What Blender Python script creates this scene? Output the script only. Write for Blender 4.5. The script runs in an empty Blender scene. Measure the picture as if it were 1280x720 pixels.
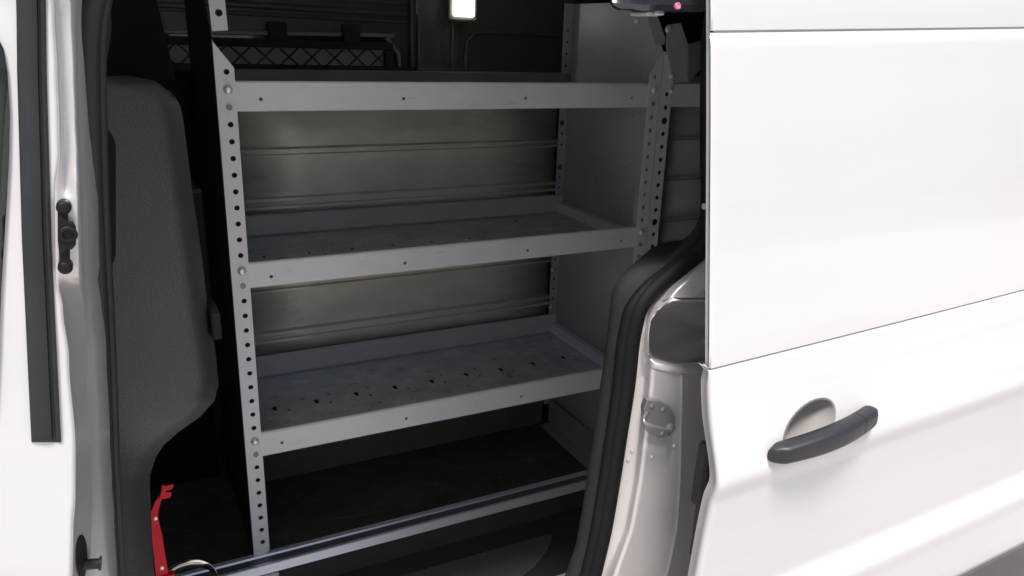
import bpy, bmesh, math, random
from mathutils import Vector, Matrix
from mathutils.geometry import delaunay_2d_cdt
random.seed(7)
scene = bpy.context.scene
COL = scene.collection
H = 1.85                                   # eye height of the photographer above the ground

# ------------------------------------------------------------------ camera solved from the vanishing points
F = 967.0
def _n(v): return Vector(v).normalized()
_ez = -_n((-110, 2940, F))
_ey = Vector((-519, -337.4, F)).normalized(); _ey = (_ey - _ez * _ey.dot(_ez)).normalized()
_ex = _ey.cross(_ez)
RW = Matrix((_ex, _ey, _ez))
def ray(x, y): return RW @ Vector((x - 640, y - 360, F))
def onY(x, y, Y):
    r = ray(x, y); return r * (Y / r.y)
def onZ(x, y, Z):
    r = ray(x, y); return r * (Z / r.z)
def onX(x, y, X):
    r = ray(x, y); return r * (X / r.x)
def lerp(a, b, t): return a + (b - a) * t
def interp(tab, t):
    if t <= tab[0][0]: return tab[0][1]
    for (a, va), (b, vb) in zip(tab, tab[1:]):
        if t <= b: return va + (vb - va) * (t - a) / (b - a)
    return tab[-1][1]

# ------------------------------------------------------------------ materials
def scuff(m, dark=.55, amt=.5, scale=28., stretch=(1, 1, 1), lo=.60, hi=.72):
    nt = m.node_tree; b = nt.nodes['Principled BSDF']; inp = b.inputs['Base Color']
    src = inp.links[0].from_socket if inp.links else None
    tc = nt.nodes.new('ShaderNodeTexCoord'); mp = nt.nodes.new('ShaderNodeMapping'); mp.inputs['Scale'].default_value = stretch
    nt.links.new(tc.outputs['Object'], mp.inputs['Vector'])
    no = nt.nodes.new('ShaderNodeTexNoise'); no.inputs['Scale'].default_value = scale; no.inputs['Detail'].default_value = 9; no.inputs['Roughness'].default_value = .7
    nt.links.new(mp.outputs['Vector'], no.inputs['Vector'])
    rp = nt.nodes.new('ShaderNodeMapRange'); rp.inputs[1].default_value = lo; rp.inputs[2].default_value = hi; rp.inputs[3].default_value = 0; rp.inputs[4].default_value = amt
    nt.links.new(no.outputs['Fac'], rp.inputs[0])
    mx = nt.nodes.new('ShaderNodeMix'); mx.data_type = 'RGBA'; mx.blend_type = 'MULTIPLY'
    nt.links.new(rp.outputs[0], mx.inputs[0])
    if src: nt.links.new(src, mx.inputs[6])
    else: mx.inputs[6].default_value = inp.default_value
    mx.inputs[7].default_value = (dark, dark, dark, 1)
    nt.links.new(mx.outputs[2], inp)
def mat(name, col, rough=.5, metal=0., coat=0., spec=.5, bump=0., bscale=200., var=0., vscale=6., rvar=0., stretch=None, col2=None, emit=None, bdist=.001):
    m = bpy.data.materials.new(name); m.use_nodes = True
    nt = m.node_tree; b = nt.nodes['Principled BSDF']
    b.inputs['Base Color'].default_value = (*col, 1)
    b.inputs['Roughness'].default_value = rough
    b.inputs['Metallic'].default_value = metal
    b.inputs['Coat Weight'].default_value = coat
    b.inputs['Coat Roughness'].default_value = .05
    b.inputs['Specular IOR Level'].default_value = spec
    if emit:
        b.inputs['Emission Color'].default_value = (*emit[0], 1); b.inputs['Emission Strength'].default_value = emit[1]
    tc = nt.nodes.new('ShaderNodeTexCoord')
    vec = tc.outputs['Object']
    if stretch:
        mp = nt.nodes.new('ShaderNodeMapping'); mp.inputs['Scale'].default_value = stretch
        nt.links.new(vec, mp.inputs['Vector']); vec2 = mp.outputs['Vector']
    else: vec2 = vec
    if var or rvar:
        no = nt.nodes.new('ShaderNodeTexNoise'); no.inputs['Scale'].default_value = vscale
        no.inputs['Detail'].default_value = 6; no.inputs['Roughness'].default_value = .62
        nt.links.new(vec2, no.inputs['Vector'])
        if var:
            mx = nt.nodes.new('ShaderNodeMix'); mx.data_type = 'RGBA'
            c2 = col2 or tuple(min(1, c * (1 + var)) for c in col)
            c1 = tuple(c * (1 - var) for c in col)
            mx.inputs[6].default_value = (*c1, 1); mx.inputs[7].default_value = (*c2, 1)
            rp = nt.nodes.new('ShaderNodeMapRange'); rp.inputs[1].default_value = .3; rp.inputs[2].default_value = .7
            nt.links.new(no.outputs['Fac'], rp.inputs[0]); nt.links.new(rp.outputs[0], mx.inputs[0])
            nt.links.new(mx.outputs[2], b.inputs['Base Color'])
        if rvar:
            r2 = nt.nodes.new('ShaderNodeMapRange'); r2.inputs[1].default_value = .3; r2.inputs[2].default_value = .7
            r2.inputs[3].default_value = max(.03, rough - rvar); r2.inputs[4].default_value = rough + rvar
            nt.links.new(no.outputs['Fac'], r2.inputs[0]); nt.links.new(r2.outputs[0], b.inputs['Roughness'])
    if bump:
        n2 = nt.nodes.new('ShaderNodeTexNoise'); n2.inputs['Scale'].default_value = bscale; n2.inputs['Detail'].default_value = 3
        nt.links.new(vec, n2.inputs['Vector'])
        bp = nt.nodes.new('ShaderNodeBump'); bp.inputs['Strength'].default_value = bump; bp.inputs['Distance'].default_value = bdist
        nt.links.new(n2.outputs['Fac'], bp.inputs['Height']); nt.links.new(bp.outputs['Normal'], b.inputs['Normal'])
    return m

M = {}
M['white'] = mat('white_paint', (.605, .588, .58), .22, metal=.0, coat=.7, var=.012, vscale=3)
M['jamb'] = mat('body_paint_shaded', (.60, .57, .555), .32, metal=.4, coat=.4, var=.02, vscale=5)  # body paint in a greyer mix that carries the jamb's shade
M['steel'] = mat('grey_powder_coat', (.76, .76, .765), .42, metal=.1, var=.05, vscale=5, bump=.05, bscale=900, rvar=.05)
M['upright'] = mat('upright_powder_coat', (.74, .735, .73), .45, metal=.1, var=.05, vscale=7, bump=.05, bscale=900)
M['galv'] = mat('galvanised_back', (.80, .75, .65), .5, metal=.3, var=.10, vscale=7, rvar=.08, stretch=(1, 1, 2.5))
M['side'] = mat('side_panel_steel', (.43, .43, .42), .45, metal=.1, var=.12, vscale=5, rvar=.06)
M['tray'] = mat('tray_steel', (.70, .745, .77), .36, metal=.45, var=.2, vscale=14, rvar=.1, bump=.04, bscale=60)
M['plastic'] = mat('black_grained_plastic', (.040, .039, .0385), .48, bump=.5, bscale=420, bdist=.0016, var=.1, vscale=5)
M['trimgrey'] = mat('dark_grey_plastic', (.026, .0255, .025), .75, spec=.18, bump=.25, bscale=500, var=.08)
M['handle'] = mat('handle_plastic', (.020, .020, .024), .45, bump=.12, bscale=900)
M['rubber'] = mat('black_rubber', (.007, .007, .0075), .65, spec=.2, var=.15, vscale=12)
M['strip'] = mat('strip_rubber', (.024, .025, .027), .5, spec=.3, var=.1, vscale=12)
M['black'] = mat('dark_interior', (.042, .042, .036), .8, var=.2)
M['floor'] = mat('floor_liner', (.088, .085, .068), .55, spec=.3, var=.3, vscale=8, bump=.3, bscale=300)
M['mould'] = mat('step_moulding_plastic', (.085, .088, .092), .6, spec=.25, bump=.3, bscale=400, var=.1)
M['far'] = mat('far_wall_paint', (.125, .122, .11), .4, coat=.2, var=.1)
M['glass'] = mat('tinted_glass', (.02, .024, .02), .06, spec=.6)
M['alu'] = mat('aluminium_rail', (.80, .78, .80), .36, metal=.55, var=.03, vscale=20, stretch=(.2, 1, 1))
M['chrome'] = mat('zinc_bolt', (.85, .85, .84), .32, metal=.5)
M['red'] = mat('red_powder_coat', (.72, .006, .022), .45, spec=.3, var=.06, vscale=20)
M['hole'] = mat('hole_plug', (.30, .295, .29), .5, metal=.2)
M['brown'] = mat('stop_rubber', (.008, .006, .006), .5, spec=.25)
M['lamp'] = mat('lamp_lens', (.9, .9, .9), .4, emit=((1, .97, .92), 9.))
M['track'] = mat('track_lacquer', (.04, .037, .05), .18, metal=.5, coat=.6)
M['pink'] = mat('pink_sticker', (.7, .25, .4), .4)
M['bracket'] = mat('zinc_bracket', (.30, .29, .285), .34, metal=.6, var=.08, vscale=30)
M['ground'] = mat('pale_concrete', (.50, .47, .445), .9, var=.12, vscale=1.2, bump=.4, bscale=60, bdist=.004)
M['insert'] = mat('rail_insert', (.13, .13, .17), .4, metal=.3, var=.1)
M['sillgrey'] = mat('sill_moulding', (.085, .08, .075), .6, bump=.2, var=.15)
M['lowback'] = mat('lower_back_liner', (.16, .15, .105), .5, spec=.4, var=.25, vscale=3)
M['mat'] = mat('rubber_mat', (.030, .030, .030), .7, bump=.3, bscale=300, var=.15)
M['band'] = mat('bright_band', (.75, .73, .70), .16, metal=1.)
M['upstand_dim'] = mat('upstand_shaded', (.22, .215, .225), .5, var=.08)
M['void'] = mat('pillar_shade_black', (.004, .004, .004), .9, spec=.08)
M['upstand'] = mat('upstand_paint', (.60, .575, .54), .45, metal=.1, var=.06)
M['dish_shade'] = mat('dish_shade_grey', (.25, .235, .22), .6, spec=.3, var=.04, vscale=20)
M['liner'] = mat('white_headliner', (.70, .69, .67), .8, var=.05)  # roof lining kept white to bounce light onto the shelves
M['plate'] = mat('pale_bounce', (.58, .57, .55), .5, metal=.1, var=.08)
M['line'] = mat('parking_line_paint', (.72, .71, .68), .8, var=.1, vscale=8)

scuff(M['steel'], .62, .55, 26., (.4, 1, 2), .58, .74); scuff(M['upright'], .62, .55, 34., (1, 1, 1), .58, .74); scuff(M['tray'], 1.7, .8, 26., (.6, 1, 1), .58, .72)
scuff(M['side'], .75, .5, 14.); scuff(M['galv'], .6, .5, 10., (.5, 1, 2)); scuff(M['floor'], 2.4, .8, 18., (.7, 1.5, 1), .56, .75)
scuff(M['white'], .95, .5, 3., (.35, 1, 5), .45, .7); scuff(M['jamb'], .78, .6, 26., (1, 1, 1), .58, .75); scuff(M['plastic'], 1.35, .6, 40., (1, 1, 1), .6, .75)
scuff(M['mould'], 1.9, .7, 20., (1, 1, 1), .58, .75); scuff(M['handle'], 1.5, .7, 60., (1, 1, 1), .58, .75); scuff(M['rubber'], 2.2, .7, 50., (1, 1, 1), .58, .75); scuff(M['strip'], 1.6, .7, 30., (1, 1, .4), .55, .75)
# ------------------------------------------------------------------ mesh helpers
class MB:
    def __init__(s): s.v = []; s.f = []
    def add(s, vs, fs):
        o = len(s.v); s.v += [Vector(v) for v in vs]; s.f += [tuple(i + o for i in f) for f in fs]; return o
    def box(s, a, b):
        x0, y0, z0 = a; x1, y1, z1 = b
        s.add([(x0,y0,z0),(x1,y0,z0),(x1,y1,z0),(x0,y1,z0),(x0,y0,z1),(x1,y0,z1),(x1,y1,z1),(x0,y1,z1)],
              [(0,3,2,1),(4,5,6,7),(0,1,5,4),(1,2,6,5),(2,3,7,6),(3,0,4,7)])
    def loft(s, rows, closed=False, cap=False):
        n = len(rows[0]); fs = []
        for i in range(len(rows) - 1):
            for j in range(n if closed else n - 1):
                k = (j + 1) % n
                fs.append((i*n+j, i*n+k, (i+1)*n+k, (i+1)*n+j))
        if cap:
            fs.append(tuple(range(n - 1, -1, -1))); fs.append(tuple((len(rows)-1)*n + j for j in range(n)))
        s.add([p for r in rows for p in r], fs)
    def tube(s, pts, r, seg=10, cap=True, flat=None):
        pts = [Vector(p) for p in pts]; rows = []
        up = None
        for i, p in enumerate(pts):
            t = (pts[min(i+1, len(pts)-1)] - pts[max(i-1, 0)]).normalized()
            if up is None:
                up = Vector((0, 0, 1)) if abs(t.z) < .9 else Vector((0, 1, 0))
            a = t.cross(up).normalized(); b = a.cross(t).normalized(); up = b
            rr = r[i] if isinstance(r, (list, tuple)) else r
            rows.append([p + (a * math.cos(2*math.pi*k/seg) + b * math.sin(2*math.pi*k/seg) * (flat or 1)) * rr for k in range(seg)])
        s.loft(rows, True, cap)
    def lathe(s, o, ax, prof, seg=16):
        o = Vector(o); ax = Vector(ax).normalized()
        u = ax.orthogonal().normalized(); w = ax.cross(u)
        rows = [[o + ax * h + (u * math.cos(2*math.pi*k/seg) + w * math.sin(2*math.pi*k/seg)) * max(r, 1e-5) for k in range(seg)] for r, h in prof]
        s.loft(rows, True, True)
    def plate(s, O, u, v, outline, holes=(), t=.002):
        """flat sheet with real holes; 2-D coords along u, v; thickness goes along n = u x v"""
        O = Vector(O); u = Vector(u); v = Vector(v); n = u.cross(v).normalized()
        if _area(outline) < 0: outline = outline[::-1]
        loops = [list(outline)] + [h if _area(h) < 0 else h[::-1] for h in holes]
        P = []; E = []
        for lp in loops:
            o = len(P); P += [Vector(p) for p in lp]; m = len(lp)
            E += [(o + i, o + (i + 1) % m) for i in range(m)]
        vs, es, fs, *_ = delaunay_2d_cdt(P, E, [], 0, 1e-7)
        keep = []
        for f in fs:
            c = sum((vs[i] for i in f), Vector((0, 0))) / len(f)
            if _inside(c, outline) and not any(_inside(c, h) for h in holes): keep.append(f)
        A = [O + u * p[0] + v * p[1] for p in vs]
        m = len(A)
        B = [a + n * t for a in A]
        s.add(A + B, [tuple(reversed(f)) for f in keep] + [tuple(i + m for i in f) for f in keep])
        for lp in loops:
            q = [O + u * p[0] + v * p[1] for p in lp]; k = len(q)
            s.add(q + [a + n * t for a in q], [(i, (i+1) % k, k + (i+1) % k, k + i) for i in range(k)])
    def sheet(s, outline, fn, holes=(), step=10.):
        """curved sheet: outline (and holes) given in a flat parameter plane, fn maps to space"""
        P = []; E = []
        for lp in [outline] + list(holes):
            dense = []
            m = len(lp)
            for i in range(m):
                a = Vector(lp[i]); b = Vector(lp[(i+1) % m]); k = max(1, int((b - a).length / step))
                dense += [a.lerp(b, j / k) for j in range(k)]
            o = len(P); P += dense; k = len(dense)
            E += [(o + i, o + (i+1) % k) for i in range(k)]
        x0 = min(p[0] for p in outline); x1 = max(p[0] for p in outline); y0 = min(p[1] for p in outline); y1 = max(p[1] for p in outline)
        bd = list(P)
        x = x0
        while x < x1:
            y = y0
            while y < y1:
                q = Vector((x, y))
                if _inside(q, outline) and not any(_inside(q, h) for h in holes) and all((q - b).length > step * .45 for b in bd): P.append(q)
                y += step
            x += step
        vs, es, fs, *_ = delaunay_2d_cdt(P, E, [], 0, 1e-6)
        keep = []
        for f in fs:
            c = sum((vs[i] for i in f), Vector((0, 0))) / len(f)
            if _inside(c, outline) and not any(_inside(c, h) for h in holes): keep.append(f)
        s.add([fn(p[0], p[1]) for p in vs], keep)
    def build(s, name, m, parent=None, smooth=False, bevel=0., solid=0., soff=0., sub=0, angle=40, merge=True):
        off = parent_loc(parent)
        me = bpy.data.meshes.new(name)
        me.from_pydata([tuple(p + Vector((0, 0, H)) - off) for p in s.v], [], s.f)
        bm = bmesh.new(); bm.from_mesh(me)
        if merge: bmesh.ops.remove_doubles(bm, verts=bm.verts, dist=1e-5)
        bmesh.ops.recalc_face_normals(bm, faces=bm.faces)
        bm.to_mesh(me); bm.free()
        me.materials.append(M[m] if isinstance(m, str) else m)
        o = bpy.data.objects.new(name, me); COL.objects.link(o)
        if parent: o.parent = parent
        if smooth:
            me.polygons.foreach_set('use_smooth', [True] * len(me.polygons))
            if angle < 180: me.set_sharp_from_angle(angle=math.radians(angle))
        if solid:
            d = o.modifiers.new('Solidify', 'SOLIDIFY'); d.thickness = solid; d.offset = soff
        if bevel:
            d = o.modifiers.new('Bevel', 'BEVEL'); d.width = bevel; d.segments = 2; d.limit_method = 'ANGLE'; d.angle_limit = math.radians(40)
        if sub:
            d = o.modifiers.new('Subsurf', 'SUBSURF'); d.levels = sub; d.render_levels = sub
        return o
def _area(p): return sum(p[i][0]*p[(i+1) % len(p)][1] - p[(i+1) % len(p)][0]*p[i][1] for i in range(len(p))) / 2
def _inside(c, poly):
    r = False; x, y = c[0], c[1]; n = len(poly); j = n - 1
    for i in range(n):
        xi, yi = poly[i][0], poly[i][1]; xj, yj = poly[j][0], poly[j][1]
        if (yi > y) != (yj > y) and x < (xj - xi) * (y - yi) / (yj - yi) + xi: r = not r
        j = i
    return r
def circ(cx, cy, r, n=12): return [(cx + r * math.cos(2*math.pi*k/n), cy + r * math.sin(2*math.pi*k/n)) for k in range(n)]
def rect(x0, y0, x1, y1): return [(x0, y0), (x1, y0), (x1, y1), (x0, y1)]
def parent_loc(p):
    v = Vector((0, 0, 0))
    while p: v = v + p.location; p = p.parent
    return v
def thing(name, label, cat, loc, group=None):
    o = bpy.data.objects.new(name, None); COL.objects.link(o); o.location = Vector(loc) + Vector((0, 0, H))
    o.empty_display_size = .1
    o['label'] = label; o['category'] = cat
    if group: o['group'] = group
    return o
def smooth_path(pts, k=6):
    """Catmull-Rom through 3-D points"""
    pts = [Vector(p) for p in pts]; out = []
    for i in range(len(pts) - 1):
        p0 = pts[max(i-1, 0)]; p1 = pts[i]; p2 = pts[i+1]; p3 = pts[min(i+2, len(pts)-1)]
        for j in range(k):
            t = j / k
            out.append(.5 * ((2*p1) + (p2-p0)*t + (2*p0-5*p1+4*p2-p3)*t*t + (3*p1-p0-3*p2+p3)*t**3))
    out.append(pts[-1]); return out

ZF = -1.30           # cargo floor
YF = 1.65            # front plane of the shelving
YB = 2.11            # back plane of the shelving

# ------------------------------------------------------------------ ground
g = MB(); g.add([(-150, -150, -H), (150, -150, -H), (150, 150, -H), (-150, 150, -H)], [(0, 1, 2, 3)])
go = g.build('ground', 'ground'); go['kind'] = 'structure'
pl = MB()
for k in range(-3, 5):
    x = k * 2.7 - 1.1
    pl.add([(x, -9, -H + .004), (x + .1, -9, -H + .004), (x + .1, -4.2, -H + .004), (x, -4.2, -H + .004)], [(0, 1, 2, 3)])
po = pl.build('parking_lines', 'line'); po['kind'] = 'structure'

# ================================================================== VAN
van = thing('van', 'white panel van with its side door slid open onto the cargo area', 'van', (.4, 1.6, -H))

# ---------------- sliding door
XD = .665
DP = [(-1.45, .735), (-1.10, .690), (-.96, .672), (-.925, .664), (-.835, .660), (-.815, .656), (-.800, .657), (-.778, .675), (-.72, .672), (-.647, .668), (-.600, .664),
      (-.578, .662), (-.566, .656), (-.556, .654), (-.524, .664), (-.494, .676), (-.453, .690), (-.406, .701), (-.24, .728), (-.093, .752), (.01, .770), (.045, .776), (.30, .835)]
def smoothDP():
    tab = []; z = -1.45
    while z < .30:
        w = .012; acc = 0
        for k in range(-3, 4): acc += interp(DP, z + k * w / 3)
        tab.append((z, acc / 7)); z += .004
    return tab
DPS = smoothDP()
def sh(X): return .042 * (X - XD)
HX, HZ = .8275, -.508             # handle dish centre
def doorY(X, z0):
    y = interp(DPS, z0) + .012 * max(0, X - .8) ** 2
    return y
def door_pt(X, z0):
    y = doorY(X, z0); z = z0 + sh(X)
    dx = (X - HX) / .050; dz = (z - HZ - .26 * (X - HX)) / .029
    r = math.sqrt(dx*dx + dz*dz)
    if r < 1.0:
        t = min(1, (1 - r) / .55); y += .024 * (t*(2-t))
    return Vector((X, y, z))
def frange(a, b, st):
    n = max(1, round((b - a) / st)); return [a + (b - a) * i / n for i in range(n + 1)]
def zlist(z0, z1, fine=.005):
    return frange(z0, z1, fine)
def door_panel(name, z0, z1, lip, parent, xs, zs, m='white', bk=.012):
    """outer skin between two heights with rolled edges all round"""
    mb = MB(); rows = []
    def edge_row(zz, back, inset):
        return [door_pt(X, zz) + Vector((0, back, 0)) for X in xs]
    seq = [(z0 + .0006, .012), (z0, .003), (z0 + .001, .0008)] + [(z, 0) for z in zs if z0 + .002 < z < z1 - .002] + [(z1 - .001, .0008), (z1, .003), (z1 - .0006, .012)]
    for zz, back in seq:
        r = edge_row(zz, back, 0)
        l = lip(zz) if callable(lip) else lip
        p = r[0]
        pre = [p + Vector((.0005, l + bk, 0)), p + Vector((-.0015, l, 0)), p + Vector((-.0035, l * .75, 0)), p + Vector((-.0040, l * .45, 0)), p + Vector((-.0030, l * .16 + .0004, 0))]
        rows.append(pre + r)
    mb.loft(rows)
    def in_dish(p):
        X, z = p.x, p.z
        return math.hypot((X - HX) / .050, (z - HZ - .26 * (X - HX)) / .029) < 1.0
    mb.f = [f for f in mb.f if not any(in_dish(mb.v[i]) for i in f)]
    return mb.build(name, m, parent, smooth=True, angle=65)
xs_f = frange(XD, .765, .006) + frange(.768, .89, .0022) + frange(.90, 1.85, .03)
ZBELT, ZTOP = -.4075, .0105
G = .0010
def liplow(z): return interp([(-1.4, .014), (-.60, .014), (-.56, .013), (-.48, .016), (-.43, .013), (-.41, .006)], z)
door = door_panel('sliding_door', -1.36, ZBELT - G, liplow, van, xs_f,
                  frange(-1.36, -.98, .02) + frange(-.97, -.62, .006) + frange(-.617, -.54, .0035) + frange(-.538, -.458, .0022) + frange(-.455, -.412, .004))
door_panel('window_panel', ZBELT + G, ZTOP - G, .004, door, frange(XD, .72, .01) + frange(.75, 1.85, .04), frange(ZBELT, ZTOP, .02), bk=.003)
door_panel('door_top_rail', ZTOP + G, .30, .004, door, frange(XD, .72, .01) + frange(.75, 1.85, .04), frange(ZTOP, .30, .02), bk=.003)
# dark backing / inner frame of the door
mb = MB()
rows = []
for z in frange(-1.34, .28, .03):
    rows.append([Vector((XD + .004 + dx, doorY(XD + dx, z) + d, z + sh(XD + dx))) for dx, d in ((0, .016), (.06, .066), (.12, .066), (.26, .066), (.3, .030), (.6, .03), (1.15, .03))])
mb.loft(rows); mb.build('inner_skin', 'white', door, solid=.004, soff=0)
mb = MB()
for zc in (ZBELT, ZTOP):
    mb.loft([[Vector((X, doorY(X, zc + dz) + .0045, zc + dz + sh(X))) for X in frange(XD + .002, 1.84, .06)] for dz in (-.012, 0, .012)])
mb.build('seam_filler', 'jamb', door, smooth=True, angle=180)
# lower black moulding
mb = MB(); rows = []
for X in frange(XD, 1.85, .08):
    y = doorY(X, -.98); z = sh(X)
    rows.append([Vector((X, y + .004, -.942 + z)), Vector((X, y - .010, -.948 + z)), Vector((X, y - .014, -1.0 + z)), Vector((X, y - .010, -1.20 + z)), Vector((X, y + .03, -1.24 + z))])
mb.loft(rows); mb.build('lower_moulding', 'sillgrey', door, smooth=True, angle=50)
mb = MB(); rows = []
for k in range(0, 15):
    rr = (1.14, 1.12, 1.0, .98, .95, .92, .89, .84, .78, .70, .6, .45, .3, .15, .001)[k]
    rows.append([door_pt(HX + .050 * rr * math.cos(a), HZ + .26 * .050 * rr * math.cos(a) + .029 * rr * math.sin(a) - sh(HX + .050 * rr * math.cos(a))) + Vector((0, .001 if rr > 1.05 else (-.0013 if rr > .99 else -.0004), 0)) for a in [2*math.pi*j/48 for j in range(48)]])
mb.loft(rows, True); mb.build('shaded_dish', 'dish_shade', door, smooth=True, angle=180)  # dish in darker grey: shade on the body paint put into colour
# handle: a bowed pull bar with a separate end cap
def handle_section(t):
    X = lerp(.7440, .9510, t); z = lerp(-.5285, -.5065, t) + .003 * math.sin(math.pi * t)
    yb = interp(DPS, z - sh(X))
    bow = math.sin(math.pi * min(1, max(0, t))) ** .95
    y = yb - .006 - .018 * bow
    hh = .0162 * (lerp(.62, 1, (t / .06) ** .5) if t < .06 else 1) * (.76 + .22 * math.sin(math.pi * t)) * (max(0, 1 - ((t - .92) / .08) ** 2) ** .5 if t > .92 else 1)
    hh = max(hh, .0015); tt = max(.0015, .0140 * min(1, min(t, 1 - t) / .12 + .3))
    row = []
    for k in range(20):
        a = 2 * math.pi * k / 20; c, s_ = math.cos(a), math.sin(a)
        e = .58
        row.append(Vector((X, y + tt * math.copysign(abs(c) ** e, c), z + hh * math.copysign(abs(s_) ** e, s_))))
    return row
mb = MB(); mb.loft([handle_section(t) for t in frange(0, .752, .02)], True, True)
mb.build('door_handle', 'handle', door, smooth=True, angle=55)
mb = MB(); mb.loft([handle_section(t) for t in frange(.757, 1, .016)], True, True)
mb.build('handle_cap', 'handle', door, smooth=True, angle=55)
# roller hinge arm peeping out behind the door edge
mb = MB()
for (px, py, r, hgt) in ((880, 575, .011, .03), (877, 605, .013, .035), (880, 628, .009, .02)):
    p = onY(px, py, .775); mb.lathe(p, (0, 0, 1), [(r*.7, -hgt), (r, -hgt*.8), (r, hgt*.8), (r*.7, hgt)], 12)
p = onY(884, 690, .775); mb.box((p.x - .012, p.y - .012, p.z - .05), (p.x + .03, p.y + .012, p.z + .02))
p = onY(880, 600, .785); mb.box((p.x - .004, p.y - .008, p.z - .14), (p.x + .05, p.y + .008, p.z + .05))
mb.build('roller_bracket', 'black', van, bevel=.002)

# ---------------- rear pillar (door jamb) with latch pocket
SEAL = [(-40, 905), (20, 897), (60, 892), (150, 890), (250, 891), (275, 890), (292, 890), (306, 888), (323, 872), (342, 851), (358, 831), (379, 813), (395, 807.5), (430, 801), (480, 796), (540, 787), (600, 778), (660, 768), (700, 759), (720, 754), (770, 738), (900, 690)]
def S_(y): return interp(SEAL, y)
RID = [(330, 880), (345, 862), (360, 845), (380, 826), (400, 818), (440, 813), (480, 811), (540, 804), (600, 797), (660, 786), (700, 772), (720, 765), (770, 750), (900, 700)]
CRE = [(330, 896), (360, 884), (380, 860), (420, 853), (480, 853), (540, 852), (600, 851), (660, 847), (700, 839), (720, 834), (770, 815), (900, 760)]
def jambY(x, y):
    s, r, c = S_(y), interp(RID, y), interp(CRE, y)
    z_t = .006 * max(0, (400 - y) / 100)
    tab = [(s - 30, .893), (s, .886), (r - 3, .874), (r, .864), (r + 4, .859), (c - 2.5, .846), (c, .8445), (c + 2, .847), (c + 32, .875), (c + 200, .91)]
    Y = interp(tab, x)
    if y < 372:                               # shoulder above the pocket leans back to the body side
        k = min(1, (372 - y) / 40)
        Y = lerp(Y, interp([(s, .885), (s + 12, .862), (900, .845), (1100, .845)], x) + .02 * k * max(0, (360 - y) / 60), k)
    return Y
def jamb(x, y): return onY(x, y, jambY(x, y))
lip_out = [(960, 371), (889, 372), (838, 372), (826, 377), (816, 386), (808, 399), (806, 415), (805, 440), (808, 452), (814, 461), (850, 468.5), (889, 465), (960, 450)]
pocket = [(962, 377), (889, 377), (841, 377), (829, 382), (820, 390), (813, 401), (811, 416), (811, 440), (813, 447), (819, 452), (851, 461), (889, 456), (962, 440)]
out = [(S_(y) - 6, y) for y in list(range(262, 320, 8)) + list(range(320, 400, 6)) + list(range(400, 470, 12))] + [(S_(471) - 6, 471), (1000, 471), (1000, 262)]
mb = MB(); mb.sheet(out, jamb, [lip_out], 4.)
rows = []
for y in frange(469, 900, 6):
    s_, r0, c0 = S_(y), interp(RID, y), interp(CRE, y)
    xs = [s_ - 6, s_, lerp(s_, r0, .5), r0 - 3, r0 - 1.5, r0, r0 + 2, r0 + 4, r0 + 8, lerp(r0, c0, .5), c0 - 6, c0 - 2.5, c0 - 1, c0, c0 + 1, c0 + 2, c0 + 6, c0 + 18, c0 + 32, 1000]
    rows.append([jamb(x, y) for x in xs])
mb.loft(rows)
pillar = mb.build('rear_pillar', 'jamb', van, smooth=True, angle=180)
# pocket lip and bowl
mb = MB(); rows = []
def ring(pts, k, dY, cx=870, cy=418, bot=None): return [jamb(lerp(x, cx, 0), y) * 1.0 + Vector((0, dY, 0)) for x, y in pts]
def off_ring(pts, k, dy):
    r = []
    for x, y in pts:
        qx = lerp(x, 900, k); qy = lerp(y, 414, k)
        p = onY(qx, qy, jambY(x, y) + dy); r.append(p)
    return r
rows = [[jamb(*p) for p in lip_out],
        [jamb(*lip_out[i]).lerp(jamb(*pocket[i]), .4) + Vector((0, -.004, 0)) for i in range(len(pocket))],
        [jamb(*lip_out[i]).lerp(jamb(*pocket[i]), .8) + Vector((0, -.003, 0)) for i in range(len(pocket))],
        [jamb(*p) + Vector((0, .004, 0)) for p in pocket],
        [jamb(*p) + Vector((.002, .018, 0)) for p in pocket]]
mb.loft(rows); mb.build('pocket_lip', 'jamb', pillar, smooth=True, angle=180)
mb = MB()
rows = [[jamb(*p) + Vector((.002, .016, 0)) for p in pocket], off_ring(pocket, .03, .034), off_ring(pocket, .12, .052), off_ring(pocket, .38, .062), off_ring(pocket, .7, .066), off_ring(pocket, .98, .067)]
mb.loft(rows); mb.build('latch_pocket', 'jamb', pillar, smooth=True, angle=180)
# seam strip above the pocket
# striker
def jn(x, y, d):                       # point lifted off the jamb toward the outside
    p = jamb(x, y); a = jamb(x + 3, y) - p; b = jamb(x, y + 3) - p
    n = a.cross(b).normalized()
    if n.y > 0: n = -n
    return p + n * d
P0 = jamb(823, 520); U0 = (jamb(842, 520) - jamb(818, 520)).normalized(); V0 = (jamb(823, 505) - jamb(823, 535)).normalized()
N0 = U0.cross(V0).normalized(); N0 = N0 if N0.y < 0 else -N0
V0 = (V0 - U0 * V0.dot(U0)).normalized()
def sp(x, y, d):
    q = ray(x, y); return q * (P0.dot(N0) / q.dot(N0)) + N0 * d
mb = MB()
plate_px = [(806, 497), (822, 498), (834, 505), (841, 517), (841, 530), (835, 541), (822, 544), (808, 539), (803, 528), (802, 508)]
top = [sp(x, y, .0095) for x, y in plate_px]; bot = [sp(x, y, -.004) for x, y in plate_px]
k = len(top)
mb.add(top + bot, [tuple(range(k))] + [(i, (i+1) % k, k + (i+1) % k, k + i) for i in range(k)])
st = mb.build('door_striker', 'bracket', van, bevel=.0012)
mb = MB(); mb.tube(smooth_path([sp(806, 513, .008), sp(799, 515, .020), sp(798, 518, .026), sp(808, 522, .029), sp(826, 528, .026), sp(834, 531, .019), sp(836, 532, .008)], 5), .003, 10)
mb.build('striker_loop', 'bracket', st, smooth=True)
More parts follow.
